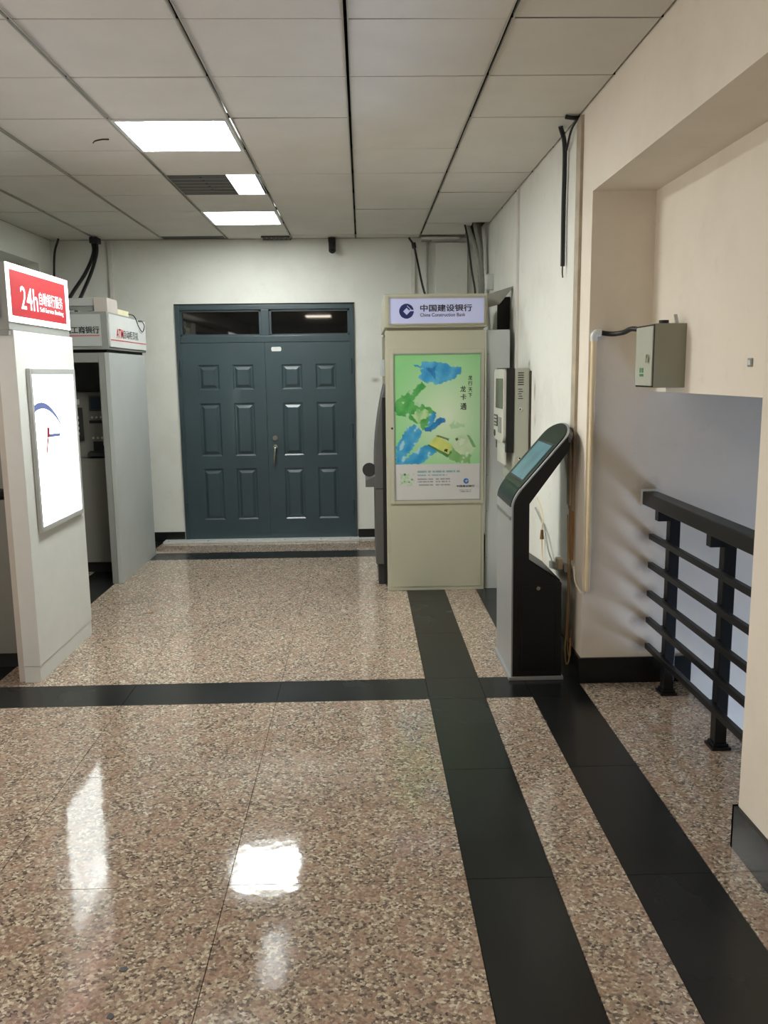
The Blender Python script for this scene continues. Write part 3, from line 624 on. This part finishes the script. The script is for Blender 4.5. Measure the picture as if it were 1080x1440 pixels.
obj('fingerprint_button', MB().cyl((.972, 6.24, 1.245), (.967, 6.24, 1.245), .024, 16), 'atmd', t, smooth=True)
box('lower_flap', 'atml', t, .985, 1.0, 5.90, 6.22, 1.04, 1.195, .004)
for k in range(6): box('speaker_slot', 'hole', t, 1.068, 1.108, 5.857, 5.86, 1.595+k*.016, 1.595+k*.016+.006)
for k in range(5): box('printed_line', 'greyink', t, 1.07+.004*(k % 2), 1.105-.006*(k % 3), 5.8585, 5.86, 1.50+k*.016, 1.50+k*.016+.006)
for z in (1.43, 1.09):
    lk = obj('lock', MB().cyl((1.085, 5.86, z), (1.085, 5.852, z), .014, 16), 'chrome', t, smooth=True)
    obj('keyhole', MB().cyl((1.085, 5.852, z), (1.085, 5.851, z), .006, 10), 'hole', lk)

# ------------------------------------------------------------------ free-standing touch kiosk
ky0, ky1 = 4.455, 4.965
t = thing('touch_kiosk', 'silver and black free-standing touch kiosk with a tilted lit screen', 'kiosk', (.95, 4.71, 0))
ang = math.atan2(1.39-1.03, 1.125-.815); dx, dz = math.cos(ang), math.sin(ang); nx, nz = -dz, dx   # face direction and its normal
A0 = (.803, 1.0)                                   # front edge at the bend
arcp = []
for k in range(7):                                 # rounded bend from vertical to the tilted face
    a = k/6; arcp.append((.797+(.842-.797)*a**1.8, .965+(1.062-.965)*a))
LF = .43; tipx, tipz = .842+dx*.375, 1.062+dz*.375
def off(p, d): return (p[0]+d*-nx, p[1]+d*-nz)
TH = .082
front = [(.803, .02)]+arcp
head_top = (.842+dx*.37, 1.062+dz*.37)
under_top = (head_top[0]+.006, head_top[1]-.075); under_bot = (.884, .985)
prof = front+[head_top, under_top, under_bot, (.886, .668), (1.066, .548), (1.075, .02)]
obj('body', MB().prism(prof, 'y', ky0+.006, ky1-.006), 'kblack', t)
# rounded top of the head: half disc lying in the face plane
def fp(s, y, h=0): return (.842+dx*s+nx*h, y, 1.062+dz*s+nz*h)
def face_outline(inset, s0):
    ya_, yb_ = ky0+inset, ky1-inset; yc = (ya_+yb_)/2; R = (yb_-ya_)/2; o = [(s0, ya_)]
    sc_ = .335
    for k in range(17):
        a = math.pi*k/16; o.append((sc_+(.105-inset*.6)*math.sin(a), yc-R*math.cos(a)))
    o.append((s0, yb_)); return o
def slab_on_face(name, outline, h0, h1, m, bevel=0, parent=t):
    n = len(outline); vs_ = [fp(s, y, h0) for s, y in outline]+[fp(s, y, h1) for s, y in outline]
    return obj(name, MB().add(vs_, [tuple(range(n))[::-1], tuple(range(n, 2*n))]+[(i, (i+1) % n, n+(i+1) % n, n+i) for i in range(n)]), m, parent, bevel)
slab_on_face('head_back', face_outline(.008, .2), -.03, 0, 'kblack')
slab_on_face('head_rim', face_outline(0, 0), 0, .009, 'silver', .003)
fc = slab_on_face('bezel', face_outline(.017, .0), .009, .014, 'kface')
# silver front skin and the part of the bezel that rolls over the bend
outer = [(.795, .02), (.789, .965)]+[(p[0]+nx*.009*(k/6)-.008*(1-k/6), p[1]+nz*.009*(k/6)) for k, p in enumerate(arcp)][1:]
obj('front_skin', MB().prism(outer+[p for p in reversed(front)], 'y', ky0, ky1), 'silver', t, smooth=True)
ro = [(p[0]-.004, p[1]+.001) for p in outer[1:]]+[(.842+nx*.014, 1.062+nz*.014)]; ri = [(p[0]+.003, p[1]) for p in outer[1:]]+[(.842+nx*.008, 1.062+nz*.008)]
obj('bezel_roll', MB().prism(ro+ri[::-1], 'y', ky0+.03, ky1-.03), 'kface', t, smooth=True)
sq = [(.045, ky0+.085), (.285, ky0+.085), (.285, ky1-.075), (.045, ky1-.075)]
rec = slab_on_face('screen_recess', [(s+(.012 if i in (1, 2) else -.012), y+(.02 if i > 1 else -.02)) for i, (s, y) in enumerate(sq)], .0135, .0152, 'blk2', parent=t)
slab_on_face('screen', sq, .015, .0165, 'screen', parent=t)['label'] = 'lit bluish touch screen'
box('groove_strip', 'alum', t, .783, .7905, ky0+.03, ky1-.03, .895, .912, .002)
obj('base_plate', MB().box(.782, 1.085, ky0-.006, ky1+.006, 0, .02), 'silver', t, bevel=.003)
dr = box('service_door', 'kblack', t, .85, 1.03, ky0+.001, ky0+.006, .06, .535, .002)
obj('door_seam', MB().box(.84, 1.04, ky0+.0035, ky0+.006, .05, .06).box(.84, .85, ky0+.0035, ky0+.006, .06, .54).box(1.03, 1.04, ky0+.0035, ky0+.006, .06, .54), 'blk', t)
obj('door_lock', MB().cyl((.938, ky0+.002, .522), (.938, ky0-.006, .522), .011, 16), 'chrome', dr, smooth=True)
obj('neck_tray', MB().prism([(.887, .668), (1.06, .553), (1.06, .562), (.887, .68)], 'y', ky0+.02, ky1-.02), 'blk', t)

# ------------------------------------------------------------------ electrical box on the upper wall
t = thing('electrical_box', 'grey green steel electrical box on the cream wall above the stair opening', 'electrical box', (1.41, 4.04, 1.6))
box('housing', 'box', t, 1.34, XU, 3.917, 4.17, 1.603, 1.895, .003)
dd = box('door', 'boxd', t, 1.332, 1.34, 3.925, 4.16, 1.612, 1.885, .003)
box('door_gap', 'hole', t, 1.3385, 1.3405, 3.919, 4.166, 1.606, 1.892)
obj('latch', MB().cyl((1.332, 3.97, 1.745), (1.322, 3.97, 1.745), .012, 14).box(1.32, 1.328, 3.963, 3.977, 1.72, 1.75), 'chrome', dd, smooth=True)
flat('warning_print', [[(0, 0), (.055, 0), (.055, .012), (0, .012)], [(.0, .018), (.02, .018), (.02, .04), (.0, .04)], [(.03, .018), (.055, .018), (.055, .04), (.03, .04)]], 'greenp', dd, (1.3318, 4.09, 1.655), (0, -1, 0), (0, 0, 1))
obj('cable_gland', MB().cyl((1.39, 3.95, 1.895), (1.39, 3.95, 1.91), .022, 16), 'blk', t, smooth=True)
obj('top_strap', MB().prism([(3.935, 1.895), (3.945, 1.895), (3.965, 1.935), (3.96, 1.937)], 'x', 1.44, 1.455), 'alum', t)
t = thing('conduit', 'cream plastic conduit running down the grey jamb beside the corner', 'conduit', (1.18, 4.375, .5))
px_ = 1.186
obj('pipe', MB().cyl((px_, 4.383, .52), (px_, 4.383, 1.845), .0145, 14), 'pvc', t, smooth=True)
obj('elbow', MB().tube([(px_, 4.383, 1.835), (px_, 4.383, 1.86), (px_+.012, 4.382, 1.876), (px_+.035, 4.381, 1.876)], .0185, 12), 'white', t, smooth=True)
obj('pipe_tail', MB().tube([(px_, 4.383, .525), (px_-.01, 4.38, .512), (1.165, 4.375, .51), (1.145, 4.39, .525), (1.13, 4.42, .57), (1.13, 4.45, .64)], .006, 8), 'cordw', t, smooth=True)
tag(obj('cable', MB().tube([(px_+.03, 4.381, 1.876), (1.27, 4.36, 1.868), (1.31, 4.30, 1.872), (1.325, 4.22, 1.885), (1.348, 4.165, 1.88)], .0125, 10), 'cable', smooth=True), 'thick black cable between the cream conduit and the grey electrical box', 'cable')
t = thing('wall_socket', 'tiny square outlet plate on the cream wall right of the electrical box', 'socket', (XU, 3.25, 1.69))
obj('plate', MB().box(XU-.006, XU, 3.235, 3.27, 1.692, 1.725), 'greyd', t, bevel=.001); box('insert', 'white', t, XU-.008, XU-.006, 3.242, 3.263, 1.699, 1.718)

# ------------------------------------------------------------------ railing
t = thing('railing', 'black steel stair railing with five horizontal bars and two posts', 'railing', (1.56, 3.6, 0))
obj('handrail', MB().box(1.468, 1.545, 2.0, YJ-.012, .985, 1.055), 'blk', t, bevel=.005)
box('wall_plate', 'white', t, 1.462, 1.55, YJ-.012, YJ-.002, .975, 1.066, .002)
for z in BARY: box('bar', 'blk', t, 1.512, 1.538, 2.0, YJ-.004, z-.015, z+.015, .003)
for y in (4.225, 3.57, 2.9):
    p = box('post', 'blk', t, 1.552, 1.606, y-.027, y+.027, .02, .965, .004)
    obj('base_plate', MB().box(1.535, 1.622, y-.045, y+.045, 0, .014).box(1.545, 1.613, y-.035, y+.035, .014, .028), 'blk', p, bevel=.002)
    for z in BARY: box('clip', 'blk', p, 1.538, 1.553, y-.02, y+.02, z-.012, z+.012)
    box('bracket', 'blk', t, 1.49, 1.552, y-.025, y+.025, .925, .985, .003)
    box('post_cap', 'blk', p, 1.545, 1.61, y-.03, y+.03, .965, .985)

# ------------------------------------------------------------------ trunking, cables, small wall things
tag(obj('cable_trunking', MB().box(XR-.016, XR-.0005, 4.60, 4.69, .92, 2.985), 'trunk'), 'narrow stained vertical trunking on the right wall at the stair corner', 'trunking')
tag(obj('trunking_board', MB().prism([(4.61, .95), (4.67, .95), (4.69, 1.28), (4.63, 1.30)], 'x', XR-.03, XR-.0165), 'trunk'), 'loose peeling board hanging behind the kiosk head', 'trunking')
tag(obj('wood_strip', MB().box(XR-.014, XR-.0005, 4.61, 4.68, .64, .915), 'wood'), 'bare wood strip on the wall behind the kiosk, above the orange cords', 'wood strip')
tag(obj('cable_trunking', MB().box(XR-.02, XR-.0045, 6.38, 6.43, 1.5, 2.985), 'trunkw'), 'white vertical trunking on the right wall above the wall terminal', 'trunking')
tag(obj('hanging_cable', MB().tube([(1.10, 4.86, 3.0), (1.135, 4.90, 2.9), (1.14, 4.92, 2.6), (1.14, 4.915, 2.35), (1.138, 4.905, 2.27)], .013, 8).tube([(1.138, 4.905, 2.275), (1.136, 4.9, 2.235), (1.138, 4.895, 2.205)], .004, 6), 'cable', smooth=True), 'thick black cable hanging from the ceiling down the right wall', 'cable')
tag(obj('ceiling_cable', MB().tube([(1.08, 4.66, 2.992), (1.12, 4.665, 2.988), (1.155, 4.67, 2.99)], .011, 8).tube([(1.15, 4.67, 2.99), (1.135, 4.76, 2.95), (1.14, 4.88, 2.88)], .006, 6), 'cable', smooth=True), 'short black cable end at the ceiling corner above the stair beam', 'cable')
t = thing('power_strip', 'grey power strip fixed askew on the wall behind the kiosk', 'power strip', (1.13, 4.85, .52))
ob = obj('strip_body', MB().prism([(4.63, .565), (5.02, .50), (5.03, .545), (4.64, .61)], 'x', XR-.045, XR-.006), 'pvcg', t, bevel=.003)
box('plug', 'pvc', t, XR-.075, XR-.045, 4.66, 4.73, .575, .635, .004)
obj('strip_lead', MB().tube([(1.14, 5.0, .53), (1.13, 5.1, .6), (1.145, 5.3, .7), (1.15, 5.6, .78)], .006, 6), 'pvcg', t, smooth=True)
tag(obj('cord', MB().tube([(1.125, 4.60, .9), (1.122, 4.56, .7), (1.118, 4.53, .5), (1.108, 4.5, .3), (1.1, 4.49, .17), (1.108, 4.49, .08), (1.125, 4.495, .10), (1.13, 4.5, .22)], .0035, 6), 'cordy', smooth=True), 'orange cord with its loop lowest on the wall beside the kiosk base', 'cord')
tag(obj('cord', MB().tube([(1.14, 4.59, 1.2), (1.138, 4.58, .9), (1.135, 4.56, .6), (1.128, 4.53, .42), (1.118, 4.515, .26), (1.122, 4.51, .14), (1.137, 4.515, .12), (1.14, 4.53, .26)], .003, 6), 'cordy', smooth=True), 'thin orange cord coming down from the kiosk head', 'cord')
t = thing('hanging_plug', 'small dark plug on a cord against the white wall behind the kiosk', 'plug', (1.13, 5.32, .56))
obj('plug_body', MB().cyl((1.14, 5.33, .62), (1.14, 5.33, .68), .014, 10, .009), 'jewel', t, smooth=True)
obj('plug_cord', MB().tube([(1.14, 5.33, .62), (1.14, 5.32, .52), (1.12, 5.2, .46), (1.1, 5.1, .5)], .005, 6), 'pvc', t, smooth=True)
obj('upper_cord', MB().tube([(1.14, 5.33, .68), (1.145, 5.36, .76), (1.15, 5.55, .86)], .004, 6), 'pvc', t, smooth=True)

t = thing('security_camera', 'small dark camera fixed at the ceiling above the double door', 'camera', (-.275, 8.6, 2.86))
obj('mount', MB().box(-.31, -.24, 8.55, 8.64, 2.95, 2.995), 'blk2', t)
obj('camera_body', MB().cyl((-.275, 8.6, 2.95), (-.272, 8.54, 2.87), .035, 16), 'atmd', t, smooth=True)
obj('lens', MB().cyl((-.272, 8.545, 2.876), (-.271, 8.53, 2.856), .022, 14), 'blk', t, smooth=True)
# back wall, right corner
BW = YB-.0005
tag(obj('cable_trunking', MB().box(.50, .535, 8.615, BW, 2.262, 2.95), 'trunkw'), 'white trunking on the back wall, leftmost above the beige booth', 'trunking')
tag(obj('cable_trunking', MB().box(-2.46, -2.43, 8.615, BW, 0.1, 2.985), 'trunkw'), 'thin pale trunking on the back wall above the grey booth', 'trunking')
tag(obj('drop_pipe', MB().tube([(.66, 8.61, 2.97), (.655, 8.605, 2.7), (.66, 8.605, 2.3)], .011, 8).box(.60, .70, 8.59, 8.62, 2.955, 2.985), 'pvcg', smooth=True), 'thin dark pipe dropping to the beige booth roof', 'pipe')
tag(obj('hanging_cable', MB().tube([(.47, 8.5, 2.98), (.52, 8.5, 2.9), (.55, 8.45, 2.75), (.58, 8.2, 2.5), (.58, 7.55, 2.29)], .010, 8).cyl((.515, 8.5, 2.93), (.525, 8.5, 2.88), .022, 10), 'cable', smooth=True), 'black cable slanting from the ceiling to the beige booth roof', 'cable')
box_ = tag(obj('pipe_casing', MB().box(.74, 1.05, 8.58, BW, 2.2, 2.94), 'backw'), 'flat white boxed casing on the back wall in the right corner', 'casing')
tag(obj('cable_trunking', MB().box(1.055, 1.075, 8.6, BW, 2.2, 2.95), 'trunkw'), 'white trunking strip between the boxed casing and the grey conduits', 'trunking')
labs = ['grey ribbed conduit bending from the ceiling hole, leftmost of the corner bundle', 'second grey conduit from the left in the corner bundle', 'third grey conduit from the left in the corner bundle',
        'fourth grey conduit from the left in the corner bundle', 'grey conduit beside the right wall in the corner bundle', 'straight grey conduit nearest the wall corner']
for k in range(6):
    a = .93+.028*k; yk = 7.95+.05*(k % 3)
    tag(obj('flexible_conduit', MB().tube([(a, yk, 3.1), (a+.05-.006*k, yk-.01, 2.97), (a+.115-.016*k, yk-.03, 2.78), (a+.155-.024*k, yk-.05, 2.58), (a+.16-.025*k, yk-.08, 2.4), (a+.14-.025*k, yk-.12, 2.24), (a+.12-.025*k, yk-.2, 2.05)], .021, 10, 8, 1), 'pvcg' if k != 1 else 'atm', smooth=True), labs[k], 'conduit', 'conduits in the ceiling corner')
tag(obj('hanging_cable', MB().tube([(.92, 7.9, 3.08), (.96, 7.88, 2.9), (1.0, 7.86, 2.6), (1.03, 7.84, 2.4), (1.02, 7.8, 2.2)], .009, 8), 'cable', smooth=True), 'thin black cable along the grey conduit bundle in the corner', 'cable')
tag(box('junction_box', 'white', None, 1.10, 1.16, 7.6, 7.68, 2.40, 2.53, .003), 'small white junction box on the right wall under the conduit bundle', 'junction box')
# left corner cables
tag(obj('hanging_cable', MB().tube([(-2.50, 8.38, 2.99), (-2.49, 8.36, 2.85), (-2.52, 8.25, 2.65), (-2.53, 8.0, 2.45), (-2.5, 7.75, 2.33), (-2.48, 7.6, 2.22)], .017, 8), 'cable', smooth=True), 'right one of two thick black cables curving to the grey booth roof', 'cable')
tag(obj('hanging_cable', MB().tube([(-2.54, 8.38, 2.99), (-2.52, 8.36, 2.85), (-2.56, 8.22, 2.65), (-2.6, 7.95, 2.45), (-2.58, 7.7, 2.33), (-2.56, 7.55, 2.22)], .017, 8), 'cable', smooth=True), 'left one of two thick black cables curving to the grey booth roof', 'cable')
tag(obj('cable_tie', MB().box(-2.545, -2.465, 8.33, 8.43, 2.93, 2.98), 'cable'), 'black tape binding two thick cables at the ceiling', 'cable tie')
tag(obj('hanging_cable', MB().tube([(-2.87, 8.45, 2.99), (-2.91, 8.43, 2.85), (-2.92, 8.4, 2.6), (-2.9, 8.35, 2.3), (-2.9, 8.3, 1.95)], .011, 8), 'cable', smooth=True), 'thin black cable in the far left corner above the red sign', 'cable')
tag(obj('ceiling_hook', MB().tube([(-1.5, 5.10, 2.99), (-1.47, 5.04, 2.985), (-1.43, 5.03, 2.99), (-1.40, 5.06, 2.998)], .004, 6), 'cable', smooth=True), 'small dark wire hook on a ceiling tile left of the large light', 'hook')

for (x, y, r, lab) in ((-.714, 2.212, .013, 'dark chip in the granite floor, farther of two in the left foreground'), (-.70, 2.03, .012, 'dark chip in the granite floor at the bottom left')):
    tag(obj('floor_chip', MB().prism([(x+r*random.uniform(.6, 1.1)*math.cos(2*math.pi*k/7), y+r*random.uniform(.6, 1.3)*math.sin(2*math.pi*k/7)) for k in range(7)], 'z', .0002, .0016), 'ink'), lab, 'chip')
tag(obj('leaf_scrap', MB().prism([(-1.60, 5.93), (-1.555, 5.96), (-1.53, 5.975), (-1.55, 5.95)], 'z', .0002, .004), 'jewel'), 'tiny brown scrap lying on the floor in front of the grey booth', 'scrap')
